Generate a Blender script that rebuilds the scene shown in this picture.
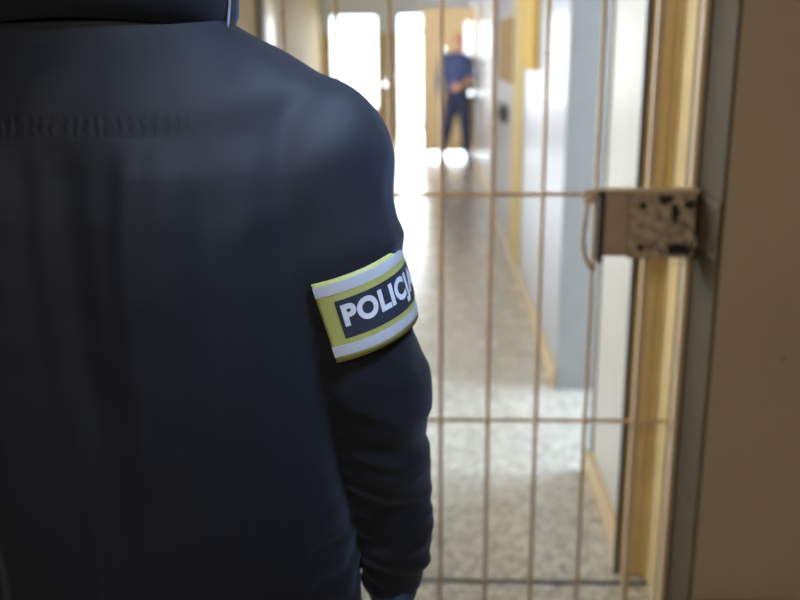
import bpy, bmesh, math, random
from mathutils import Vector, Matrix, noise
from math import sin, cos, pi, radians as R
random.seed(4)
for o in list(bpy.data.objects): bpy.data.objects.remove(o)
S = bpy.context.scene
COL = S.collection

# ------------------------------------------------------------------ camera
cd = bpy.data.cameras.new('camera'); cam = bpy.data.objects.new('camera', cd); COL.objects.link(cam)
cd.sensor_width = 36.0; cd.lens = 900 / 800 * 36.0; cd.clip_start = .02; cd.clip_end = 200
m = Matrix.Rotation(R(2.45), 4, 'Z') @ Matrix.Rotation(R(90 - 15.5), 4, 'X') @ Matrix.Rotation(R(-.6), 4, 'Z')
cam.matrix_world = Matrix.Translation((0, 0, 1.55)) @ m
cd.dof.use_dof = True; cd.dof.focus_distance = .86; cd.dof.aperture_fstop = 4.0
S.camera = cam

# ------------------------------------------------------------------ world, light, exposure
W = bpy.data.worlds.new('world'); S.world = W; W.use_nodes = True
W.node_tree.nodes['Background'].inputs[0].default_value = (.80, .90, 1, 1)
W.node_tree.nodes['Background'].inputs[1].default_value = 3.2
S.view_settings.view_transform = 'Standard'; S.view_settings.look = 'None'
S.view_settings.exposure = 0.72; S.view_settings.gamma = 1.0; S.view_settings.use_curve_mapping = False

def area(name, loc, target, sx, sy, watts, col):
    l = bpy.data.lights.new(name, 'AREA'); l.shape = 'RECTANGLE'; l.size = sx; l.size_y = sy
    l.energy = watts; l.color = col
    o = bpy.data.objects.new(name, l); COL.objects.link(o); o.location = loc
    d = Vector(target) - Vector(loc)
    o.rotation_euler = d.to_track_quat('-Z', 'Y').to_euler()
    return o
DAY = (.86, .94, 1.0)
# daylight outside the end windows, the side rooms and the added unseen left windows
area('daylight_end', (-.55, 18.6, 1.4), (-.55, 10, 1.4), 6.0, 3.6, 330, DAY)
area('daylight_side_room', (3.0, 3.9, 1.5), (0, 3.55, .55), 1.8, 1.7, 170, (.58, .76, 1.0))
area('added_left_fill', (-3.4, 4.1, 1.9), (.4, 3.6, .9), 2.6, 1.4, 165, (.84, .92, 1.0))  # added fill for the right wall
fw = area('added_left_far_fill', (-3.4, 8.2, 1.9), (-.3, 15.4, 1.7), 2.2, 1.4, 285, (1.0, .97, .94)); fw.data.spread = R(95)  # added fill for the tan door and distant officer
# front room: ceiling lamp, and an added light for the shoulder
area('ceiling_lamp_light', (-.2, -1.2, 2.72), (.1, .6, .9), 0.3, 1.2, 34, (1.0, .90, .78))
gl = area('added_shoulder_light', (.55, .30, 2.72), (-.06, .93, 1.52), .3, .2, 1.3, (.50, .68, 1.0)); gl.data.spread = R(22)  # added cool light, stands in for bluish lens haze on the shoulder

# ------------------------------------------------------------------ materials
def lin(c):
    return tuple((v / 255 / 12.92 if v / 255 <= .04045 else ((v / 255 + .055) / 1.055) ** 2.4) for v in c) + (1,)
class NT:
    def __init__(s, name):
        s.m = bpy.data.materials.new(name); s.m.use_nodes = True; s.t = s.m.node_tree; s.b = s.t.nodes['Principled BSDF']
        s.co = s.t.nodes.new('ShaderNodeTexCoord').outputs['Object']
    def n(s, ty, **k):
        x = s.t.nodes.new('ShaderNode' + ty)
        for a, b in k.items():
            if a.startswith('i_'): x.inputs[a[2:].replace('_', ' ')].default_value = b
            else: setattr(x, a, b)
        return x
    def l(s, a, b): s.t.links.new(a, b)
    def mapping(s, scale):
        x = s.n('Mapping'); x.inputs['Scale'].default_value = scale; s.l(s.co, x.inputs[0]); return x.outputs[0]
    def noise(s, scale, detail=3, vec=None, rough=.5):
        x = s.n('TexNoise'); x.inputs['Scale'].default_value = scale; x.inputs['Detail'].default_value = detail
        x.inputs['Roughness'].default_value = rough; s.l(vec or s.co, x.inputs['Vector']); return x.outputs[0]
    def ramp(s, fac, stops):
        x = s.n('ValToRGB'); e = x.color_ramp.elements
        while len(e) < len(stops): e.new(.5)
        for el, (p, c) in zip(e, stops): el.position = p; el.color = c
        s.l(fac, x.inputs[0]); return x.outputs[0]
    def mix(s, fac, a, b, mode='MIX'):
        x = s.n('Mix', data_type='RGBA', blend_type=mode)
        for i, v in ((0, fac), (6, a), (7, b)):
            if hasattr(v, 'links'): s.l(v, x.inputs[i])
            else: x.inputs[i].default_value = v
        return x.outputs[2]
    def math(s, op, a, b=0., c=None):
        x = s.n('Math', operation=op)
        for i, v in enumerate((a, b) if c is None else (a, b, c)):
            if hasattr(v, 'links'): s.l(v, x.inputs[i])
            else: x.inputs[i].default_value = v
        return x.outputs[0]
    def bump(s, h, st=.3, dist=.002):
        x = s.n('Bump'); x.inputs['Strength'].default_value = st; x.inputs['Distance'].default_value = dist
        s.l(h, x.inputs['Height']); s.l(x.outputs[0], s.b.inputs['Normal']); return x
    def sep(s):
        x = s.n('SeparateXYZ'); s.l(s.co, x.inputs[0]); return x.outputs

def simple(name, rgb, rough=.5, metal=0., var=.12, scale=14, bump=0., spec=.5, bs=60, bd=.002):
    k = NT(name); c = lin(rgb); k.b.inputs['Roughness'].default_value = rough; k.b.inputs['Metallic'].default_value = metal
    k.b.inputs['Specular IOR Level'].default_value = spec
    f = k.noise(scale, 4)
    d = tuple(v * (1 - var) for v in c[:3]) + (1,); e = tuple(min(1, v * (1 + var)) for v in c[:3]) + (1,)
    k.l(k.ramp(f, [(.3, d), (.7, e)]), k.b.inputs['Base Color'])
    if bump: k.bump(k.noise(bs, 4), bump, bd)
    return k.m

def gloss_wall(name, rgb, rough=.22, wav=.35, coat=0.):
    k = NT(name); c = lin(rgb)
    f = k.noise(2.2, 5); k.l(k.mix(f, tuple(v * .88 for v in c[:3]) + (1,), c), k.b.inputs['Base Color'])
    k.b.inputs['Roughness'].default_value = rough; k.b.inputs['Coat Weight'].default_value = coat
    k.b.inputs['Coat Roughness'].default_value = .12
    h = k.math('ADD', k.noise(5, 2, k.mapping((1, 1, .25))), k.math('MULTIPLY', k.noise(40, 3), .08))
    k.bump(h, wav, .02)
    return k.m

M = {}
M['wall_r'] = gloss_wall('corridor_gloss_paint', (170, 170, 174), .36, .3, .15)
M['wall_near'] = gloss_wall('near_wall_gloss_paint', (192, 187, 176), .42, .25, .1)
M['wall_tan'] = gloss_wall('tan_matt_paint', (182, 158, 110), .7, .2)
M['wall_tan'].node_tree.nodes['Principled BSDF'].inputs['Specular IOR Level'].default_value = .2
def endwall():
    k = NT('end_wall_two_tone'); z = k.sep()[2]
    st = k.math('GREATER_THAN', z, 1.85)
    k.l(k.mix(st, lin((238, 212, 170)), lin((236, 240, 248))), k.b.inputs['Base Color']); k.b.inputs['Roughness'].default_value = .4
    return k.m
M['wall_end'] = endwall()
M['jamb_grey'] = simple('grey_blue_jamb_paint', (148, 146, 140), .4, var=.04)
M['pier'] = simple('yellow_pier_paint', (206, 180, 130), .35, var=.1, scale=9, bump=.2)
M['pier_l'] = simple('pale_yellow_paint', (222, 196, 128), .35, var=.06, scale=9)
M['pier_b'] = simple('brown_pier_edge', (160, 128, 88), .45, var=.1)
M['dark_strip'] = simple('dark_gap_strip', (40, 44, 46), .6)
def plaster():
    k = NT('brown_plaster_wall'); c = lin((178, 150, 118))
    a = k.noise(1.8, 5); col = k.mix(a, lin((160, 143, 120)), lin((182, 164, 138)))
    v = k.n('TexVoronoi'); v.inputs['Scale'].default_value = 7; k.l(k.co, v.inputs['Vector'])
    spot = k.math('LESS_THAN', v.outputs[0], .035)
    col = k.mix(k.math('MULTIPLY', spot, .5), col, lin((70, 52, 38)))
    k.l(col, k.b.inputs['Base Color']); k.b.inputs['Roughness'].default_value = .62
    k.bump(k.math('ADD', k.noise(14, 4), k.math('MULTIPLY', k.noise(120, 3), .15)), .35, .01); return k.m
M['plaster'] = plaster()
M['jamb'] = simple('shade_dimmed_reveal', (80, 66, 42), .8, var=.07, scale=5, bump=.2)  # plaster tone darkened: the reveal's dim light is put into the colour
M['ceil'] = simple('ceiling_paint', (214, 210, 200), .8, var=.03)
M['skirt'] = simple('red_brown_skirting', (112, 66, 44), .5)
M['base_tan'] = simple('tan_baseboard_paint', (198, 174, 136), .4)
def terrazzo():
    k = NT('terrazzo_floor')
    v = k.n('TexVoronoi'); v.inputs['Scale'].default_value = 62; k.l(k.co, v.inputs['Vector'])
    sp = k.ramp(v.outputs['Color'], [(0.15, lin((92, 86, 76))), (.35, lin((166, 157, 140))), (.6, lin((202, 193, 174))), (.9, lin((236, 228, 212)))])
    g = k.noise(24, 6, rough=.7)
    col = k.mix(.55, sp, k.ramp(g, [(.3, lin((132, 126, 114))), (.7, lin((216, 208, 194)))]))
    big = k.noise(2.5, 3); col = k.mix(big, col, k.mix(1., col, (.8, .79, .77, 1), 'MULTIPLY'))
    k.l(col, k.b.inputs['Base Color'])
    k.l(k.ramp(k.noise(6, 4), [(.3, (.20,) * 3 + (1,)), (.7, (.30,) * 3 + (1,))]), k.b.inputs['Roughness'])
    k.b.inputs['Specular IOR Level'].default_value = .6; k.b.inputs['Coat Weight'].default_value = .9; k.b.inputs['Coat Roughness'].default_value = .24
    k.bump(k.math('ADD', k.noise(3, 3), k.math('MULTIPLY', k.noise(30, 3), .12)), .12, .02)
    return k.m
M['floor'] = terrazzo()
def chipped(name, rgb, chip, amount, scale=60, rough=.42):
    k = NT(name); c = lin(rgb)
    f = k.noise(scale, 6, rough=.65); msk = k.ramp(f, [(amount, (0, 0, 0, 1)), (amount + .04, (1, 1, 1, 1))])
    col = k.mix(k.noise(9, 4), tuple(v * .82 for v in c[:3]) + (1,), c)
    k.l(k.mix(msk, col, lin(chip)), k.b.inputs['Base Color']); k.b.inputs['Roughness'].default_value = rough
    k.bump(k.math('SUBTRACT', k.noise(scale * .6, 3), msk), .3, .001); return k.m
M['rod'] = chipped('beige_chipped_rod_paint', (236, 206, 168), (110, 82, 62), .62, 70)
M['stile'] = chipped('pale_beige_stile_paint', (216, 190, 154), (92, 74, 58), .66, 60)
def lockpaint():
    k = NT('worn_lock_case_paint'); x, y, z = k.sep()
    f = k.noise(70, 6, rough=.7)
    def patch(px, pz, rx, rz):
        d = k.math('ADD', k.math('POWER', k.math('DIVIDE', k.math('SUBTRACT', x, px), rx), 2), k.math('POWER', k.math('DIVIDE', k.math('SUBTRACT', z, pz), rz), 2))
        return k.math('LESS_THAN', k.math('ADD', d, k.math('MULTIPLY', k.math('SUBTRACT', f, .5), 7.5)), 1)
    m1 = patch(.495, 1.207, .022, .014); m2 = patch(.525, 1.082, .042, .012); m3 = patch(.55, 1.19, .012, .012)
    m4 = patch(.517, 1.165, .010, .022)
    ms = k.math('MAXIMUM', k.math('MAXIMUM', m1, m2), k.math('MAXIMUM', m3, m4))
    small = k.ramp(k.noise(90, 6, rough=.75), [(.57, (0, 0, 0, 1)), (.70, (.8, .8, .8, 1))])
    ms = k.math('MAXIMUM', ms, small)
    col = k.mix(k.ramp(k.noise(38, 5, rough=.7), [(.35, (0, 0, 0, 1)), (.65, (1, 1, 1, 1))]), lin((128, 112, 92)), lin((204, 184, 156)))
    k.l(k.mix(ms, col, lin((26, 24, 24))), k.b.inputs['Base Color']); k.b.inputs['Roughness'].default_value = .4
    k.bump(k.noise(50, 3), .3, .001); return k.m
M['lock'] = lockpaint()
M['strike'] = chipped('worn_brown_strike_paint', (112, 94, 74), (44, 38, 32), .58, 60, .6)
M['bolt_box'] = simple('brown_bolt_housing_paint', (176, 152, 130), .45, var=.1, scale=20)
M['steel'] = simple('bare_steel', (180, 180, 178), .3, 1.0)
M['dark_steel'] = simple('dark_oiled_steel', (58, 52, 48), .45, .6)
M['panel'] = simple('tan_door_paint', (216, 190, 146), .4, var=.05, scale=3)
M['frame_w'] = simple('pale_blue_window_frame', (196, 204, 216), .4, var=.03)
M['mustard'] = simple('mustard_yellow_paint', (194, 160, 88), .4, var=.06)
M['yframe'] = simple('yellow_door_frame_paint', (204, 180, 124), .35, var=.06)
M['tanbox'] = simple('tan_board', (176, 142, 92), .5)
M['greydoor'] = gloss_wall('grey_cell_door_paint', (186, 180, 180), .5, .2)
for q_ in ('mustard', 'yframe', 'tanbox'): M[q_].node_tree.nodes['Principled BSDF'].inputs['Roughness'].default_value = .7; M[q_].node_tree.nodes['Principled BSDF'].inputs['Specular IOR Level'].default_value = .15
def pane():
    k = NT('window_glass'); t = k.n('BsdfTransparent'); g = k.n('BsdfGlossy'); g.inputs['Roughness'].default_value = .03
    mx = k.n('MixShader'); mx.inputs[0].default_value = .07; k.l(t.outputs[0], mx.inputs[1]); k.l(g.outputs[0], mx.inputs[2])
    k.l(mx.outputs[0], k.t.nodes['Material Output'].inputs[0]); return k.m
M['pane'] = pane()
def jacket():
    k = NT('navy_jacket_fabric'); x, y, z = k.sep()
    w = k.n('TexWave', wave_type='BANDS', bands_direction='DIAGONAL'); w.inputs['Scale'].default_value = 420; k.l(k.co, w.inputs['Vector'])
    n1 = k.noise(700, 2); big = k.noise(6, 4, k.mapping((1.6, 1, .5)))
    k.l(k.mix(big, lin((9, 12, 17)), lin((15, 18, 25))), k.b.inputs['Base Color'])
    k.b.inputs['Roughness'].default_value = .62; k.b.inputs['Specular IOR Level'].default_value = .25
    k.b.inputs['Sheen Weight'].default_value = .10; k.b.inputs['Sheen Roughness'].default_value = .45
    k.b.inputs['Sheen Tint'].default_value = (.55, .68, 1, 1)
    # gathered yoke seam: short vertical puckers in a narrow horizontal band across the back
    g = k.math('SINE', k.math('ADD', k.math('MULTIPLY', x, 620), k.math('MULTIPLY', k.noise(60, 2), 9)))
    a = k.math('SUBTRACT', 1, k.math('MINIMUM', 1, k.math('DIVIDE', k.math('ABSOLUTE', k.math('SUBTRACT', z, 1.487)), .012)))
    back = k.math('MULTIPLY', k.math('LESS_THAN', y, -.07), k.math('LESS_THAN', k.math('ABSOLUTE', k.math('ADD', x, .0)), .135))
    puck = k.math('MULTIPLY', k.math('MULTIPLY', g, a), back)
    line = k.math('MULTIPLY', k.math('LESS_THAN', k.math('ABSOLUTE', k.math('SUBTRACT', z, 1.4765)), .0016), back)
    h = k.math('ADD', k.math('MULTIPLY', k.math('ADD', w.outputs[0], n1), .10), k.math('MULTIPLY', puck, .5))
    h = k.math('SUBTRACT', h, k.math('MULTIPLY', line, 1.2))
    k.bump(h, .5, .0022); return k.m
M['jacket'] = jacket()
M['cloth_dark'] = simple('black_trouser_cloth', (26, 28, 34), .75, bump=.3, bs=400, bd=.0006)
M['glove'] = simple('dark_blue_glove', (40, 62, 88), .55, bump=.3, bs=90)
M['boot'] = simple('black_leather', (20, 20, 22), .35)
M['skin'] = simple('skin', (190, 142, 118), .5, var=.05)
M['hair'] = simple('dark_hair', (42, 32, 26), .7)
M['piping'] = simple('pale_collar_piping', (96, 104, 118), .4)
M['band_y'] = simple('olive_yellow_band_fabric', (134, 136, 74), .6, var=.06, scale=30, bump=.25, bs=900, bd=.0005)
M['silver'] = simple('silver_reflective_tape', (160, 165, 172), .42, .25, var=.05, scale=40)
M['navy_p'] = simple('navy_band_panel', (20, 28, 42), .6, var=.05)
M['letters'] = simple('silver_lettering', (176, 180, 187), .45, .1, var=.03)
M['blue_shirt'] = simple('blue_uniform_shirt', (58, 72, 112), .85, var=.12, scale=9)
M['navy_tr'] = simple('navy_uniform_trousers', (36, 44, 72), .8, var=.12)

# ------------------------------------------------------------------ mesh helpers
def obj(name, bm, mat, parent=None, smooth=False, loc=None):
    base = Vector(loc) if loc else (parent_world(parent) if parent else Vector((0, 0, 0)))
    bm.transform(Matrix.Translation(-base))
    me = bpy.data.meshes.new(name); bm.to_mesh(me); bm.free()
    if smooth:
        for p in me.polygons: p.use_smooth = True
    me.materials.append(M[mat]); o = bpy.data.objects.new(name, me); COL.objects.link(o)
    if parent: o.parent = parent; 
    elif loc: o.location = base
    return o
PW = {}
def parent_world(p):
    v = Vector((0, 0, 0))
    while p is not None: v += p.location; p = p.parent
    return v
def tag(o, label, cat, group=None):
    o['label'] = label; o['category'] = cat
    if group: o['group'] = group
    return o
def thing(name, loc, label, cat, group=None):
    o = bpy.data.objects.new(name, None); COL.objects.link(o); o.location = loc; o.empty_display_size = .1
    return tag(o, label, cat, group)
def struct(o): o['kind'] = 'structure'; return o
def addbox(bm, x0, x1, y0, y1, z0, z1, bev=0.):
    b = bmesh.new(); r = bmesh.ops.create_cube(b, size=1)
    bmesh.ops.transform(b, matrix=Matrix.Translation(((x0 + x1) / 2, (y0 + y1) / 2, (z0 + z1) / 2)) @ Matrix.Diagonal((abs(x1 - x0), abs(y1 - y0), abs(z1 - z0), 1)), verts=b.verts)
    if bev: bmesh.ops.bevel(b, geom=b.edges[:], offset=bev, segments=2, affect='EDGES', profile=.7)
    me = bpy.data.meshes.new('t'); b.to_mesh(me); b.free(); bm.from_mesh(me); bpy.data.meshes.remove(me)
def box(name, x0, x1, y0, y1, z0, z1, mat, parent=None, bev=0.):
    bm = bmesh.new(); addbox(bm, x0, x1, y0, y1, z0, z1, bev); return obj(name, bm, mat, parent)
def wallholes(name, axis, c0, c1, a0, a1, z0, z1, holes, mat):
    """wall slab; axis 'x' = slab normal along x, running along y; holes = (a0,a1,z0,z1)"""
    bm = bmesh.new()
    xs = sorted({a0, a1} | {h[0] for h in holes} | {h[1] for h in holes}); zs = sorted({z0, z1} | {h[2] for h in holes} | {h[3] for h in holes})
    for i in range(len(xs) - 1):
        for j in range(len(zs) - 1):
            mx, mz = (xs[i] + xs[i + 1]) / 2, (zs[j] + zs[j + 1]) / 2
            if any(h[0] < mx < h[1] and h[2] < mz < h[3] for h in holes): continue
            if axis == 'x': addbox(bm, c0, c1, xs[i], xs[i + 1], zs[j], zs[j + 1])
            else: addbox(bm, xs[i], xs[i + 1], c0, c1, zs[j], zs[j + 1])
    bmesh.ops.remove_doubles(bm, verts=bm.verts, dist=1e-5)
    seen = {}
    for f in list(bm.faces):
        key = tuple(sorted(v.index for v in f.verts)) if False else tuple(round(t, 4) for t in f.calc_center_median())
        seen.setdefault(key, []).append(f)
    dd = [f for fs in seen.values() if len(fs) > 1 for f in fs]
    bmesh.ops.delete(bm, geom=dd, context='FACES_ONLY')
    return struct(obj(name, bm, mat))
def tube(bm, pts, r, seg=12, caps=True):
    pts = [Vector(p) for p in pts]; rs = r if isinstance(r, (list, tuple)) else [r] * len(pts)
    rings = []; up = None
    for i, p in enumerate(pts):
        d = (pts[min(i + 1, len(pts) - 1)] - pts[max(i - 1, 0)]).normalized()
        if up is None: up = d.orthogonal().normalized()
        up = (up - d * up.dot(d)).normalized(); s = d.cross(up)
        rings.append([bm.verts.new(p + (up * cos(2 * pi * k / seg) + s * sin(2 * pi * k / seg)) * rs[i]) for k in range(seg)])
    for a, b in zip(rings, rings[1:]):
        for k in range(seg): bm.faces.new((a[k], a[(k + 1) % seg], b[(k + 1) % seg], b[k]))
    if caps: bm.faces.new(rings[0][::-1]); bm.faces.new(rings[-1])
def cyl(bm, p0, p1, r, seg=20): tube(bm, [p0, p1], r, seg)

# ---- organic bodies: union of lofts / tapered limbs, voxel remeshed into one surface
def loft(bm, rings, seg=40, power=2.3):
    """rings: (cx, cy, z, rx, ry)"""
    R_ = []
    for (cx, cy, z, rx, ry) in rings:
        ring = []
        for k in range(seg):
            t = 2 * pi * k / seg; c, s = cos(t), sin(t)
            ring.append(bm.verts.new((cx + rx * math.copysign(abs(c) ** (2 / power), c), cy + ry * math.copysign(abs(s) ** (2 / power), s), z)))
        R_.append(ring)
    for a, b in zip(R_, R_[1:]):
        for k in range(seg): bm.faces.new((a[k], a[(k + 1) % seg], b[(k + 1) % seg], b[k]))
    bm.faces.new(R_[0][::-1]); bm.faces.new(R_[-1])
def ball(bm, c, rx, ry=None, rz=None):
    ry = ry or rx; rz = rz or rx
    r = bmesh.ops.create_uvsphere(bm, u_segments=20, v_segments=14, radius=1)
    bmesh.ops.transform(bm, matrix=Matrix.Translation(c) @ Matrix.Diagonal((rx, ry, rz, 1)), verts=r['verts'])
def limb(bm, pts):
    """pts: (x,y,z,r); rounded ends"""
    P = []
    for a, b in zip(pts, pts[1:]):
        n = 5
        for i in range(n):
            t = i / n; P.append([a[j] * (1 - t) + b[j] * t for j in range(4)])
    P.append(list(pts[-1]))
    tube(bm, [p[:3] for p in P], [p[3] for p in P], 20)
    ball(bm, P[0][:3], P[0][3]); ball(bm, P[-1][:3], P[-1][3])
def organic(name, bm, mat, parent, voxel=.006, smooth=6, disp=None, loc=None):
    me = bpy.data.meshes.new('tmp'); bm.to_mesh(me); bm.free(); o = bpy.data.objects.new('tmp', me); COL.objects.link(o)
    r = o.modifiers.new('r', 'REMESH'); r.mode = 'VOXEL'; r.voxel_size = voxel
    s = o.modifiers.new('s', 'SMOOTH'); s.factor = .5; s.iterations = smooth
    dg = bpy.context.evaluated_depsgraph_get(); ev = o.evaluated_get(dg)
    m2 = bpy.data.meshes.new_from_object(ev); bpy.data.objects.remove(o); bpy.data.meshes.remove(me)
    if disp:
        m2.update(); nn = [v.normal.copy() for v in m2.vertices]
        for v, n in zip(m2.vertices, nn): v.co = v.co + n * disp(v.co, n)
    b = bmesh.new(); b.from_mesh(m2); bpy.data.meshes.remove(m2)
    return obj(name, b, mat, parent, smooth=True, loc=loc)

# ================================================================== SETTING
struct(box('floor', -4.5, 4.0, -2.6, 20.0, -.12, 0, 'floor'))
struct(box('ceiling', -4.5, 4.0, -2.6, 17.1, 2.85, 2.95, 'ceil'))
# front room (where the camera stands)
wallholes('wall_gate', 'z', 2.0, 2.3, -3.0, 3.2, 0, 2.85, [(-.56, .63, -.0, 2.35)], 'plaster')
struct(box('wall_front_left', -3.2, -3.0, -2.5, 2.3, 0, 2.85, 'plaster'))
struct(box('wall_front_right', 3.0, 3.2, -2.5, 2.0, 0, 2.85, 'plaster'))
struct(box('wall_back', -3.2, 3.2, -2.6, -2.4, 0, 2.85, 'plaster'))
struct(box('baseboard_right', .645, 3.0, 1.975, 2.0, 0, .215, 'skirt', bev=.004))
struct(box('baseboard_left', -3.0, -.56, 1.975, 2.0, 0, .215, 'skirt', bev=.004))
struct(box('trim_1', .6285, .637, 1.998, 2.31, .0, 2.36, 'jamb', bev=.004))       # reveal right of gate, its dimness put into the colour
struct(box('trim_2', -.59, -.5585, 1.996, 2.31, .0, 2.36, 'jamb', bev=.003))
struct(box('trim_3', -.5585, .6285, 1.996, 2.31, 2.33, 2.36, 'jamb', bev=.003))
# pier behind the gate
bm = bmesh.new(); addbox(bm, .553, .90, 2.45, 2.495, 0, 2.85, .004); addbox(bm, .63, .9, 2.3, 2.47, 0, 2.85)
struct(obj('trim_4', bm, 'pier'))
struct(box('trim_5', .615, .642, 2.438, 2.455, 0, 2.85, 'pier_l', bev=.006))
struct(box('trim_6', .648, .70, 2.43, 2.455, 0, 2.85, 'pier_b', bev=.004))
struct(box('trim_7', .541, .552, 2.452, 2.47, 0, 2.85, 'dark_strip', bev=.002))  # narrow dark strip on the pier's left edge
# corridor right wall with a doorway at y 3.16..4.03
wallholes('wall_right', 'x', .585, .80, 2.495, 3.16, 0, 2.85, [], 'wall_near')
struct(box('wall_right_lintel', .57, .80, 3.16, 4.03, 2.3, 2.85, 'wall_r'))
wallholes('wall_right_far', 'x', .57, .80, 4.03, 17.1, 0, 2.85, [], 'wall_r')
struct(box('trim_8', .562, .81, 4.015, 4.045, 0, 2.3, 'jamb_grey', bev=.003))
struct(box('trim_9', .575, .595, 3.135, 3.165, 0, 2.3, 'jamb_grey', bev=.003))
struct(box('baseboard_corridor_near', .562, .585, 2.50, 3.165, 0, .085, 'base_tan', bev=.003))
struct(box('baseboard_corridor_far', .552, .57, 4.05, 13.55, 0, .085, 'base_tan', bev=.003))
# side room beyond the doorway
struct(box('wall_side_near', .9, 4.0, 2.3, 2.5, 0, 2.85, 'wall_r'))
struct(box('wall_side_far', .8, 4.0, 5.2, 5.4, 0, 2.85, 'wall_r'))
wallholes('wall_side_outer', 'x', 3.2, 3.4, 2.5, 5.2, 0, 2.85, [(3.0, 4.8, .65, 2.35)], 'wall_r')
# left wall: plaster strip, pilaster, doorways; unseen windows added for fill light
wallholes('wall_left', 'x', -2.3, -2.1, 2.3, 17.1, 0, 2.85, [(2.8, 5.4, 1.15, 2.45), (7.1, 9.3, 1.15, 2.45), (11.80, 12.03, 0, 1.98)], 'wall_tan')
struct(box('trim_10', -2.12, -2.04, 10.9, 11.02, 0, 2.85, 'dark_strip', bev=.004))
struct(box('trim_11', -2.12, -2.06, 11.30, 11.80, 0, 2.85, 'pier_l', bev=.004))
struct(box('trim_12', -2.12, -2.07, 11.04, 11.22, 0, 2.85, 'frame_w', bev=.004))
# end wall: window, door opening, glazed door behind the tan partition
wallholes('wall_end', 'z', 16.9, 17.1, -2.3, .80, 0, 2.85, [(-1.95, -1.06, .50, 2.19), (-.705, -.272, 0, 2.16), (-.215, .57, .03, 2.30), (-.99, -.92, .925, .995), (-.90, -.83, 1.05, 1.12)], 'wall_end')

def window(n, x0, x1, z0, z1, mull=()):
    bm = bmesh.new(); t = .035
    addbox(bm, x0, x0 + t, 16.88, 16.96, z0, z1); addbox(bm, x1 - t, x1, 16.88, 16.96, z0, z1)
    addbox(bm, x0, x1, 16.88, 16.96, z1 - t, z1); addbox(bm, x0, x1, 16.88, 16.96, z0, z0 + t)
    for mx in mull: addbox(bm, mx - .012, mx + .012, 16.89, 16.95, z0, z1)
    w = struct(obj('window_%d' % n, bm, 'frame_w'))
    p = box('pane', x0 + t, x1 - t, 16.915, 16.921, z0 + t, z1 - t, 'pane', w); return w
window(1, -1.95, -1.06, .50, 2.19, (-1.80,))
window(2, -.215, .57, .03, 2.30)
bm = bmesh.new()
for a in ((-.735, -.70), (-.277, -.242)): addbox(bm, a[0], a[1], 16.86, 16.98, 0, 2.2)
addbox(bm, -.735, -.242, 16.86, 16.98, 2.16, 2.2); struct(obj('door_1', bm, 'frame_w'))
wallholes('door_2', 'z', 16.85, 16.90, -1.0, -.735, 0, 1.85, [(-.99, -.92, .925, .995), (-.90, -.83, 1.05, 1.12)], 'panel')
# unseen windows added in left wall to brighten right wall and tan door
for n, a, b in ((3, 2.8, 5.4), (5, 7.1, 9.3)):
    bm = bmesh.new()
    for yy in (a, (a + b) / 2 - .02, b - .04): addbox(bm, -2.24, -2.16, yy, yy + .04, 1.15, 2.45)
    for zz in (1.15, 2.41): addbox(bm, -2.24, -2.16, a, b, zz, zz + .04)
    w3 = struct(obj('window_%d' % n, bm, 'frame_w')); box('pane', -2.205, -2.199, a + .04, b - .04, 1.19, 2.41, 'pane', w3)
# window of side room
bm = bmesh.new()
for yy in (3.0, 3.88, 4.76): addbox(bm, 3.26, 3.34, yy, yy + .04, .65, 2.35)
for zz in (.65, 2.31): addbox(bm, 3.26, 3.34, 3.0, 4.8, zz, zz + .04)
w4 = struct(obj('window_4', bm, 'frame_w')); box('pane', 3.297, 3.303, 3.04, 4.76, .69, 2.31, 'pane', w4)
# floor joint just beyond the gate
struct(box('trim_13', -.56, .63, 2.395, 2.412, -.004, .0025, 'dark_strip'))

# ================================================================== partition / tan door at 13.6 m (with peephole, keyhole and vision slot)
def panel_with_holes():
    x0, x1, z0, z1 = -.225, .565, .085, 2.13
    holes = [(.405, .50, 1.45, 1.94)]
    bm = bmesh.new(); circ = [(.082, 1.563, .030), (.481, .936, .042)]
    # fine grid, drop cells in the holes
    n = .01; nx = int(round((x1 - x0) / n)); nz = int(round((z1 - z0) / n)); V = {}
    keep = set()
    for i in range(nx):
        for j in range(nz):
            cx = x0 + (i + .5) * (x1 - x0) / nx; cz = z0 + (j + .5) * (z1 - z0) / nz
            if any(h[0] < cx < h[1] and h[2] < cz < h[3] for h in holes): continue
            if any(math.hypot(cx - a, cz - b) < r for a, b, r in circ): continue
            keep.add((i, j))
    def v(i, j, k):
        if (i, j, k) not in V: V[i, j, k] = bm.verts.new((x0 + i * (x1 - x0) / nx, 13.6 + k * .045, z0 + j * (z1 - z0) / nz))
        return V[i, j, k]
    for (i, j) in keep:
        bm.faces.new((v(i, j, 0), v(i + 1, j, 0), v(i + 1, j + 1, 0), v(i, j + 1, 0)))
        bm.faces.new((v(i, j + 1, 1), v(i + 1, j + 1, 1), v(i + 1, j, 1), v(i, j, 1)))
        if (i - 1, j) not in keep: bm.faces.new((v(i, j, 1), v(i, j, 0), v(i, j + 1, 0), v(i, j + 1, 1)))
        if (i + 1, j) not in keep: bm.faces.new((v(i + 1, j, 0), v(i + 1, j, 1), v(i + 1, j + 1, 1), v(i + 1, j + 1, 0)))
        if (i, j - 1) not in keep: bm.faces.new((v(i, j, 0), v(i, j, 1), v(i + 1, j, 1), v(i + 1, j, 0)))
        if (i, j + 1) not in keep: bm.faces.new((v(i, j + 1, 1), v(i, j + 1, 0), v(i + 1, j + 1, 0), v(i + 1, j + 1, 1)))
    return bm
td = thing('tan_door', (.17, 13.62, 0), 'tan door leaf standing behind the distant officer, daylight showing under it', 'door')
obj('leaf', panel_with_holes(), 'panel', td)
bm = bmesh.new()
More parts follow.
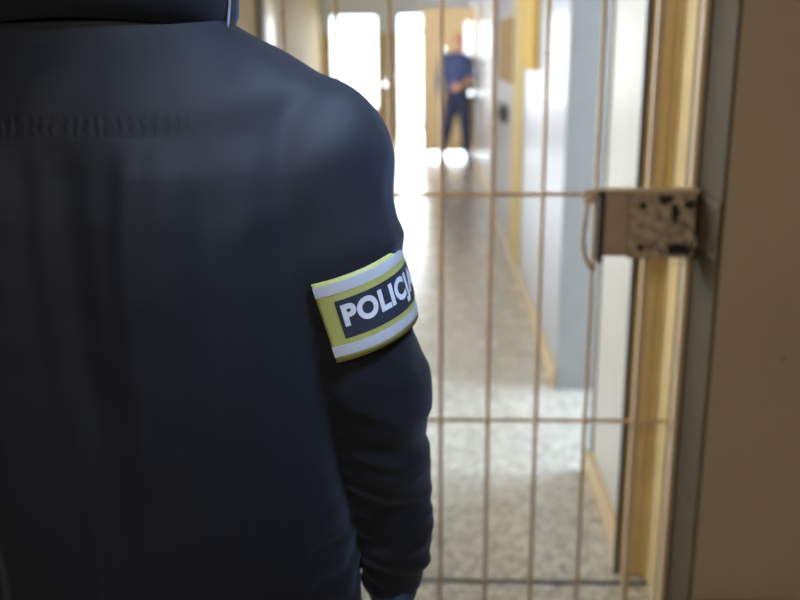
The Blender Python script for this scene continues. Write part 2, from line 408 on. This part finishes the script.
addbox(bm, .395, .405, 13.585, 13.6, 1.44, 1.95); addbox(bm, .395, .51, 13.585, 13.6, 1.94, 1.95); addbox(bm, .395, .51, 13.585, 13.6, 1.44, 1.45); addbox(bm, .50, .51, 13.585, 13.6, 1.44, 1.95)
obj('vision_slot_frame', bm, 'panel', td)
bm = bmesh.new(); addbox(bm, .52, .55, 13.575, 13.6, .84, 1.0, .004); obj('lock_plate', bm, 'dark_steel', td)
bm = bmesh.new()
for zz in (.4, 1.75): cyl(bm, (-.225, 13.60, zz), (-.225, 13.60, zz + .12), .014)
obj('hinge', bm, 'dark_steel', td)
bm = bmesh.new()
addbox(bm, .535, .56, 13.59, 13.64, 0, .085); addbox(bm, -.21, -.18, 13.60, 13.64, 0, .085)
obj('foot', bm, 'dark_steel', td)

# ================================================================== fittings on the corridor right wall
# yellow steel frame standing proud of the wall + grey cell door
cd_ = thing('cell_door', (.57, 7.8, 0), 'grey cell door with yellow frame and dark lock on the right corridor wall', 'door')
box('door_frame', .553, .57, 6.12, 6.80, 0, 2.3, 'yframe', cd_, .004); box('door_frame', .53, .57, 8.90, 8.98, 0, 2.3, 'yframe', cd_, .004)
box('door_leaf', .560, .57, 6.80, 8.90, .02, 2.25, 'greydoor', cd_, .003)
box('notice_board', .545, .560, 6.95, 8.3, 1.30, 1.79, 'tanbox', cd_, .003)
bm = bmesh.new(); addbox(bm, .51, .560, 7.3, 7.9, .98, 1.12, .02); cyl(bm, (.515, 7.6, 1.05), (.485, 7.6, 1.05), .018); obj('lock_box', bm, 'dark_steel', cd_)
yc = thing('fuse_cabinet', (.55, 5.64, 1.43), 'mustard yellow cabinet fixed high on the right corridor wall', 'cabinet')
box('cabinet_body', .540, .5695, 5.25, 6.02, 1.43, 2.15, 'mustard', yc, .004)
box('cabinet_door', .533, .540, 5.28, 5.99, 1.46, 2.12, 'mustard', yc, .002)
bm = bmesh.new(); cyl(bm, (.533, 5.37, 1.75), (.523, 5.37, 1.75), .014); obj('knob', bm, 'steel', yc)

# ================================================================== barred gate
g = thing('barred_gate', (.05, 2.2, 0), 'beige barred steel gate across the corridor opening beside the brown wall', 'gate')
for x in (-.488, -.363, -.238, -.113, .010, .133, .258, .386):
    bm = bmesh.new(); cyl(bm, (x, 2.2, .035), (x, 2.2, 2.28), .0052, 12)
    # small weld collars where the rods cross
    for z in (.608, 1.206, 1.80): ball(bm, (x, 2.2, z), .0082, .0082, .010)
    obj('bar', bm, 'rod', g, True)
box('stile', .508, .524, 2.19, 2.21, .03, 2.30, 'stile', g, .003)
box('stile', .610, .624, 2.185, 2.215, .03, 2.30, 'stile', g, .003)
box('stile', -.552, -.530, 2.185, 2.215, .03, 2.30, 'stile', g, .003)
for z in (.608, 1.206, 1.80):
    bm = bmesh.new(); tube(bm, [(-.54, 2.2105, z), (.61, 2.2105, z)], .0052, 12); obj('crossbar', bm, 'rod', g, True)
for z in (.035, 2.29): box('rail', -.54, .615, 2.188, 2.212, z - .012, z + .012, 'stile', g, .003)
lc = box('lock_case', .459, .616, 2.150, 2.184, 1.058, 1.216, 'lock', g, .004)
box('top_strip', .390, .622, 2.146, 2.186, 1.217, 1.2265, 'stile', lc, .002)
box('bolt_housing', .401, .460, 2.158, 2.190, 1.062, 1.216, 'bolt_box', lc, .003)
box('edge_flange', .387, .400, 2.140, 2.196, 1.048, 1.224, 'dark_steel', lc, .003)
for (x, z) in ((.490, 1.188), (.604, 1.188), (.490, 1.085), (.600, 1.075)):
    bm = bmesh.new(); cyl(bm, (x, 2.151, z), (x, 2.145, z), .0085); ball(bm, (x, 2.146, z), .008, .004, .008)
    obj('screw', bm, 'dark_steel', lc, True)
bm = bmesh.new(); ball(bm, (.527, 2.148, 1.176), .0055); obj('rivet', bm, 'steel', lc, True)
bm = bmesh.new(); ball(bm, (.536, 2.148, 1.151), .0065, .005, .004); obj('keyhole_cover', bm, 'steel', lc, True)
bm = bmesh.new()
tube(bm, [(.385, 2.155, 1.218), (.366, 2.14, 1.215), (.355, 2.125, 1.200), (.350, 2.12, 1.16), (.347, 2.12, 1.11), (.352, 2.122, 1.075), (.365, 2.13, 1.048), (.376, 2.15, 1.034), (.385, 2.165, 1.034)], .0058, 12)
obj('pull_handle', bm, 'stile', g, True)
bm = bmesh.new(); tube(bm, [(.360 + .013 * cos(t * pi / 10), 2.135, 1.212 + .013 * sin(t * pi / 10)) for t in range(21)], .0045, 10, False); obj('pivot_ring', bm, 'stile', g, True)
wr = bmesh.new(); tube(wr, [(.574 + .043 * cos(t * pi / 24), 2.138 + .004 * sin(t * pi / 8), 1.098 + .05 * sin(t * pi / 24)) for t in range(49)], .0016, 8, False)
tag(obj('wire_ring', wr, 'steel', None, True, loc=(.574, 2.138, 1.048)), 'thin wire ring hanging over the corner of the gate lock', 'ring')
sp = thing('strike_plate', (.62, 2.08, 1.11), 'worn steel strike plate fixed to the reveal beside the gate lock', 'plate')
box('plate', .6245, .6285, 2.0, 2.165, 1.085, 1.215, 'strike', sp, .001)
for (y, z) in ((2.03, 1.195), (2.03, 1.105), (2.13, 1.195)):
    bm = bmesh.new(); ball(bm, (.6245, y, z), .003, .006, .006); obj('screw', bm, 'dark_steel', sp, True)
# chip scar and crack in the plaster of the right wall are part of its paint

# front-room lamps; the second housing is added for the shoulder light
def lamp(x0, x1, y0, y1, label):
    t = thing('ceiling_lamp', ((x0 + x1) / 2, (y0 + y1) / 2, 2.85), label, 'lamp')
    box('housing', x0 - .04, x1 + .04, y0 - .04, y1 + .04, 2.78, 2.85, 'frame_w', t, .004)
lamp(-.35, -.05, -1.8, -.6, 'long ceiling lamp at the back of the front room')
lamp(.2, .9, .12, .48, 'ceiling lamp hanging nearest the barred gate')

# ================================================================== PEOPLE
def head(bm, c, s=1., yaw=0.):
    """head of ~.235 m height, facing +y before yaw"""
    b = bmesh.new()
    ball(b, (0, -.012, .025), .077, .097, .098); ball(b, (0, .028, -.045), .060, .068, .078)
    ball(b, (0, .085, -.098), .024, .020, .018)
    limb(b, [(0, .096, .01, .009), (0, .114, -.028, .014)]); ball(b, (0, .090, -.062), .024, .015, .008); ball(b, (0, .090, -.074), .020, .014, .008)
    for sx in (-1, 1):
        ball(b, (sx * .078, -.005, -.01), .010, .020, .032); ball(b, (sx * .033, .088, .022), .022, .012, .008); ball(b, (sx * .045, .065, -.03), .02, .024, .02)
    mt = Matrix.Translation(c) @ Matrix.Rotation(yaw, 4, 'Z') @ Matrix.Scale(s, 4)
    b.transform(mt); me = bpy.data.meshes.new('t'); b.to_mesh(me); b.free(); bm.from_mesh(me); bpy.data.meshes.remove(me)
def eyes(parent, c, yaw, s=1.):
    for sx in (-1, 1):
        p = Matrix.Translation(c) @ Matrix.Rotation(yaw, 4, 'Z') @ Vector((sx * .032 * s, .0795 * s, .008 * s))
        bm = bmesh.new(); ball(bm, p, .0105 * s); obj('eye', bm, 'boot', parent, True)
def hand(bm, wrist, fwd, side, s=1., curl=.5):
    """fwd: finger direction, side: thumb direction; fingers curl toward palm normal"""
    f = Vector(fwd).normalized(); t = Vector(side); t = (t - f * t.dot(f)).normalized(); n = f.cross(t)   # n ~ palm normal
    w = Vector(wrist)
    for k in range(4):
        off = (1.5 - k) * .020 * s
        base = w + f * .095 * s + t * off
        limb(bm, [tuple(w + f * .01 * s + t * off * .7) + (.016 * s,), tuple(base) + (.0125 * s,)])
        L = (.070, .080, .074, .058)[k] * s; p = base.copy(); a = .15
        r = .0098 * s
        for j, fr in enumerate((.44, .32, .24)):
            a += curl * (.6 + .25 * j); d = f * cos(a) + n * sin(a); q = p + d * L * fr
            limb(bm, [tuple(p) + (r,), tuple(q) + (r * .9,)]); p = q; r *= .92
    p = w + f * .03 * s + t * .028 * s
    q = p + (f * .6 + t * .62 + n * .35).normalized() * .042 * s; q2 = q + (f * .85 + t * .2 + n * .4).normalized() * .036 * s
    limb(bm, [tuple(p) + (.016 * s,), tuple(q) + (.0125 * s,), tuple(q2) + (.0095 * s,)])

# ---- foreground officer ------------------------------------------------
CX, CY = -.34, .94
P1 = thing('person', (CX, CY, 0), 'person in dark navy jacket with POLICJA armband, seen from behind in front of the gate', 'person')
ARM = [(-.135, .935, 1.438, .090), (-.131, .932, 1.39, .086), (-.120, .930, 1.355, .083), (-.110, .930, 1.30, .077), (-.098, .932, 1.25, .072),
       (-.084, .942, 1.205, .074), (-.078, .948, 1.18, .071), (-.071, .96, 1.11, .061), (-.062, .98, 1.05, .052), (-.054, .985, 1.0, .047), (-.053, .99, .965, .046), (-.056, .995, .918, .036)]
def mir(a): return [(2 * CX - p[0],) + tuple(p[1:]) for p in a]
bm = bmesh.new()      # body: one continuous figure
head(bm, (CX, .955, 1.755)); limb(bm, [(CX, .94, 1.52, .062), (CX, .95, 1.66, .058)])
loft(bm, [(CX, CY, .86, .16, .11), (CX, CY, .95, .165, .11), (CX, CY, 1.1, .15, .10), (CX, CY, 1.3, .175, .11), (CX, CY, 1.44, .18, .09), (CX, CY, 1.52, .08, .06)])
for a in (ARM, mir(ARM)):
    limb(bm, [tuple(p[:3]) + (p[3] * .58,) for p in a[1:]]); 
    sgn = 1 if a is ARM else -1
    x, y, z = a[-1][:3]
    hand(bm, (x, y, z - .0), (.02 * -sgn, .12, -1), (-.35 * sgn, .9, 0), 1., .38)
for sx in (-1, 1):
    limb(bm, [(CX + sx * .10, CY, .88, .095), (CX + sx * .115, CY + .015, .50, .062), (CX + sx * .125, CY - .01, .12, .043)])
    limb(bm, [(CX + sx * .125, CY - .03, .06, .036), (CX + sx * .14, CY + .14, .035, .028)])
organic('body', bm, 'skin', P1, .004, 3)
eyes(P1, (CX, .955, 1.755), 0)
bm = bmesh.new(); ball(bm, (CX, .937, 1.80), .084, .104, .088); ball(bm, (CX, .905, 1.745), .080, .070, .075)
organic('hair', bm, 'hair', P1, .005, 2, lambda p, n: .003 * noise.noise(p * 60) - (.03 if p.y > 1.03 and p.z < 1.80 else 0))
bm = bmesh.new()      # trousers
loft(bm, [(CX, CY, .74, .19, .135), (CX, CY, .9, .195, .135), (CX, CY, 1.0, .18, .125)])
for sx in (-1, 1): limb(bm, [(CX + sx * .10, CY, .78, .108), (CX + sx * .118, CY + .015, .46, .082), (CX + sx * .127, CY - .01, .13, .070)])
organic('trousers', bm, 'cloth_dark', P1, .007, 4, lambda p, n: .004 * noise.noise(Vector((p.x * 9, p.y * 9, p.z * 16))))
for sx in (-1, 1):
    bm = bmesh.new(); limb(bm, [(CX + sx * .127, CY - .015, .20, .052), (CX + sx * .127, CY - .015, .075, .05)])
    limb(bm, [(CX + sx * .127, CY - .03, .052, .045), (CX + sx * .14, CY + .145, .045, .040)])
    addbox(bm, CX + sx * .132 - .045, CX + sx * .132 + .045, CY - .075, CY + .18, .003, .04, .012)
    organic('boot', bm, 'boot', P1, .005, 3)
# gloves over hands
for a, sgn in ((ARM, 1), (mir(ARM), -1)):
    bm = bmesh.new(); x, y, z = a[-1][:3]
    hand(bm, (x, y, z), (.02 * -sgn, .12, -1), (-.35 * sgn, .9, 0), 1.0, .38)
    limb(bm, [(x, y, z + .03, .031), (x, y + .004, z - .02, .030)])
    organic('glove', bm, 'glove', P1, .0028, 1, lambda p, n: .0022)
# jacket
bm = bmesh.new()
loft(bm, [(CX, CY, z, rx, ry) for (z, rx, ry) in ((.74, .238, .155), (.80, .254, .152), (.95, .246, .148), (1.10, .236, .146), (1.22, .242, .146), (1.33, .252, .148), (1.40, .258, .146), (1.45, .255, .138),
          (1.483, .247, .130), (1.513, .240, .121), (1.54, .200, .110), (1.565, .155, .100), (1.585, .125, .093), (1.61, .112, .088))], 56, 2.08)
for a in (ARM, mir(ARM)): limb(bm, a)
def jdisp(p, n):
    d = .0016 * noise.noise(p * 22) + .003 * noise.noise(Vector((p.x * 7, p.y * 7, p.z * 4)))
    xr = p.x - CX
    # long soft folds hanging from the yoke on the back
    if n.y < 0 and abs(xr) < .23:
        w = max(0, min(1, (1.476 - p.z) / .035)) * max(0, -n.y) * max(0, 1 - (abs(xr) / .23) ** 4)
        u = xr + .035 * noise.noise(Vector((p.z * 1.6, 3.1, xr * 3))) + (1.47 - p.z) * .10 * xr
        d += w * (.019 * noise.noise(Vector((u * 13, 1.7, p.z * .9))) + .005 * noise.noise(Vector((u * 34, 9.7, p.z * 2.0))))
        w2 = max(0, min(1, (p.z - 1.478) / .02)) * max(0, min(1, (1.56 - p.z) / .03)) * max(0, 1 - (abs(xr + .03) / .16) ** 2)
        d += w2 * (.0028 + .003 * noise.noise(Vector((xr * 22, 5.1, p.z * 6))))
    # sleeves: slanting creases, calmer under the armband
    ax = abs(xr)
    if ax > .205 and p.z < 1.38:
        wz = 1.0
        t_ = max(0, min(1, 1 - (abs(p.z - 1.30) - .05) / .04)); wz = 1 - .9 * t_; wz *= min(1, (ax - .205) / .04) * min(1, (1.38 - p.z) / .05)
        cre = noise.noise(Vector((p.x * 9, p.y * 9, p.z * 30 + p.x * 16)))
        d += wz * .0045 * (1 - 2.1 * abs(cre))
        if p.z < 1.03: d += .0045 * noise.noise(Vector((p.x * 14, p.y * 14, p.z * 48)))
    # hem of sleeve cap hanging over the armband
    if ax > .275 and 1.345 < p.z < 1.38: d += .0035 * min(1, (ax - .275) / .015) * (1 - abs(p.z - 1.3625) / .0175)
    return d
J = organic('jacket', bm, 'jacket', P1, .0042, 26, jdisp)
# stand-up collar, a thick folded ring, and its piping
def ring_wall(prof, cx, cy, ratio, seg=64):
    bm = bmesh.new(); R_ = []
    for k in range(seg):
        t = 2 * pi * k / seg
        R_.append([bm.verts.new((cx + r * cos(t) * (1 + .012 * sin(5 * t)), cy + r * ratio * sin(t), z + .022 * max(0, -sin(t)))) for r, z in prof])
    for k in range(seg):
        a, b = R_[k], R_[(k + 1) % seg]
        for i in range(len(prof)): j = (i + 1) % len(prof); bm.faces.new((a[i], b[i], b[j], a[j]))
    return bm
obj('collar', ring_wall([(.128, 1.560), (.138, 1.585), (.1395, 1.615), (.134, 1.655), (.126, 1.668), (.118, 1.660), (.112, 1.60), (.105, 1.560)], CX, CY, .80), 'jacket', J, True)
bm = bmesh.new(); tube(bm, [(CX + .1405 * cos(t), CY + .1405 * .80 * sin(t) - .0015, 1.655 + .42 * (t + .065)) for t in [i * .015 - .26 for i in range(14)]], .0014, 8)
obj('collar_piping', bm, 'piping', J, True)
# cuffs
for a in (ARM, mir(ARM)):
    x, y, z = a[-1][:3]
    bm = bmesh.new(); tube(bm, [(x, y, z - .012), (x, y, z + .0), (x + .001, y, z + .02)], [.036, .0385, .039], 24, False)
    tube(bm, [(x, y, z - .012), (x, y, z + .02)], [.033, .035], 24, False)
    obj('cuff', bm, 'jacket', J, True)

# ---- armband wrapped on the right upper arm
A0, A1 = Vector((-.120, .922, 1.355)), Vector((-.085, .930, 1.222))
AX = (A1 - A0).normalized()
E1 = Vector((0, -1, 0)); E1 = (E1 - AX * E1.dot(AX)).normalized()         # toward camera
E2 = AX.cross(E1); E2 = E2 if E2.x > 0 else -E2                            # to the right
ORG = Vector((-.1170, .926, 1.337))                                          # axis point at top of band
TH0 = R(-5); RB = .0815; HB = .086
def wrap(u, v, off=0.):
    """u metres round the arm from the free edge, v metres down the arm"""
    th = TH0 + u / RB
    r = RB - .035 * v + off + .0008 * sin(th * 3 + 1) + .0006 * sin(v * 90 + th * 2)
    sh = -.010 * (u / .1) * 0
    return ORG + AX * (v + sh) + (E1 * cos(th) + E2 * sin(th)) * r
def patch(u0, u1, v0, v1, off, nu=60, nv=12, thick=.0012):
    bm = bmesh.new(); G = []
    for side in (0, 1):
        G.append([[bm.verts.new(wrap(u0 + (u1 - u0) * i / nu, v0 + (v1 - v0) * j / nv, off - side * thick)) for j in range(nv + 1)] for i in range(nu + 1)])
    for i in range(nu):
        for j in range(nv):
            bm.faces.new((G[0][i][j], G[0][i][j + 1], G[0][i + 1][j + 1], G[0][i + 1][j])); bm.faces.new((G[1][i][j], G[1][i + 1][j], G[1][i + 1][j + 1], G[1][i][j + 1]))
    for i in range(nu):
        for j in (0, nv): bm.faces.new((G[0][i][j], G[0][i + 1][j], G[1][i + 1][j], G[1][i][j]))
    for j in range(nv):
        for i in (0, nu): bm.faces.new((G[0][i][j], G[0][i][j + 1], G[1][i][j + 1], G[1][i][j]))
    bmesh.ops.recalc_face_normals(bm, faces=bm.faces); return bm
B = obj('armband', patch(0, .26, 0, HB, 0, 90, 12, .002), 'band_y', P1, True)
obj('reflective_stripe', patch(.0, .26, .004, .0150, .0006, 90, 4, .0005), 'silver', B)
obj('reflective_stripe', patch(.0, .26, .069, .080, .0006, 90, 4, .0005), 'silver', B)
obj('name_panel', patch(.0165, .175, .0225, .063, .0006, 80, 6, .0005), 'navy_p', B)
fc = bpy.data.curves.new('f', 'FONT'); fc.body = 'POLICJA'; fc.size = 1; fc.offset = .046; fc.extrude = 0; fc.space_character = 1.10
fo = bpy.data.objects.new('f', fc); COL.objects.link(fo)
me = bpy.data.meshes.new_from_object(fo.evaluated_get(bpy.context.evaluated_depsgraph_get())); bpy.data.objects.remove(fo)
bm = bmesh.new(); bm.from_mesh(me); bpy.data.meshes.remove(me)
bmesh.ops.triangulate(bm, faces=bm.faces)
xs = [v.co.x for v in bm.verts]; ys = [v.co.y for v in bm.verts]; x0, x1, y0, y1 = min(xs), max(xs), min(ys), max(ys)
LW, LH, U0, V0 = .116, .0305, .0205, .0275
for v in bm.verts:
    v.co.x = (v.co.x - x0) / (x1 - x0) * LW; v.co.y = (v.co.y - y0) / (y1 - y0) * LH
for i in range(1, 60):
    bmesh.ops.bisect_plane(bm, geom=bm.verts[:] + bm.edges[:] + bm.faces[:], plane_co=(i * LW / 60, 0, 0), plane_no=(1, 0, 0))
for v in bm.verts: v.co = wrap(U0 + v.co.x, V0 + LH - v.co.y, .0013)
obj('lettering', bm, 'letters', B)

# ---- distant officer -----------------------------------------------------
X2, Y2 = .268, 13.05
P2 = thing('person', (X2, Y2, 0), 'bald person in blue uniform shirt and navy trousers standing far down the corridor', 'person')
HC = (X2 + .035, Y2 - .02, 1.665)
SHR = [(X2 - .175, Y2, 1.425, .060), (X2 - .238, Y2 + .01, 1.17, .047), (X2 - .228, Y2 - .06, .97, .038)]       # hanging arm (left in the photo)
SHL = [(X2 + .150, Y2, 1.425, .060), (X2 + .225, Y2 - .02, 1.19, .045)]                                           # bent arm
FL = [(X2 + .225, Y2 - .02, 1.19, .036), (X2 + .06, Y2 - .20, 1.05, .028)]
TOR = [(X2 + .01, Y2, .93, .155, .105), (X2, Y2, 1.05, .155, .11), (X2 - .01, Y2, 1.25, .175, .12), (X2 - .01, Y2, 1.40, .19, .11), (X2 - .01, Y2, 1.47, .15, .08), (X2 + .01, Y2, 1.52, .07, .055)]
LEG = [[(X2 - .05, Y2, .90, .09), (X2 - .125, Y2 - .03, .48, .064), (X2 - .195, Y2 + .06, .09, .042)], [(X2 + .08, Y2, .90, .09), (X2 + .13, Y2 - .05, .48, .064), (X2 + .175, Y2 - .02, .09, .042)]]
bm = bmesh.new(); head(bm, HC, .98, R(205)); limb(bm, [(X2 + .01, Y2, 1.50, .055), (HC[0], HC[1], 1.62, .052)])
loft(bm, [(a, b, c, d * .85, e * .85) for a, b, c, d, e in TOR])
limb(bm, [p[:3] + (p[3] * .7,) for p in SHR]); limb(bm, [p[:3] + (p[3] * .7,) for p in SHL]); limb(bm, FL)
hand(bm, SHR[-1][:3], (.03, -.25, -1), (.5, -.8, 0), 1, .5); hand(bm, FL[-1][:3], (-.8, -.4, -.1), (0, 0, 1), 1, .8)
for L in LEG:
    limb(bm, [p[:3] + (p[3] * .8,) for p in L]); limb(bm, [(L[-1][0], L[-1][1] + .03, .045, .03), (L[-1][0] + .03, L[-1][1] - .13, .03, .025)])
organic('body', bm, 'skin', P2, .0055, 3)
eyes(P2, HC, R(205))
bm = bmesh.new(); loft(bm, TOR); limb(bm, SHR); limb(bm, SHL)
limb(bm, [(X2 - .15, Y2, 1.425, .062), (X2 + .01, Y2, 1.485, .055), (X2 + .14, Y2, 1.425, .062)])
organic('shirt', bm, 'blue_shirt', P2, .008, 12, lambda p, n: .006 * noise.noise(Vector((p.x * 10, p.y * 10, p.z * 18))) + .006)
bm = bmesh.new(); loft(bm, [(X2 + .01, Y2, .84, .15, .11), (X2 + .01, Y2, .93, .165, .115), (X2 + .01, Y2, .99, .162, .115)])
for L in LEG: limb(bm, [p[:3] + (p[3] * 1.12 + .005,) for p in L])
organic('trousers', bm, 'navy_tr', P2, .008, 4, lambda p, n: .005 * noise.noise(Vector((p.x * 10, p.y * 10, p.z * 14))))
for L in LEG:
    bm = bmesh.new(); limb(bm, [(L[-1][0], L[-1][1] + .03, .052, .042), (L[-1][0] + .03, L[-1][1] - .14, .045, .036)])
    addbox(bm, L[-1][0] - .035, L[-1][0] + .06, L[-1][1] - .17, L[-1][1] + .07, .003, .035, .01); organic('shoe', bm, 'boot', P2, .007, 3)
bm = bmesh.new(); tube(bm, [(X2 + .01 + .158 * cos(t * pi / 16), Y2 + .108 * sin(t * pi / 16), .985) for t in range(33)], .018, 8, False); obj('belt', bm, 'boot', P2, True)
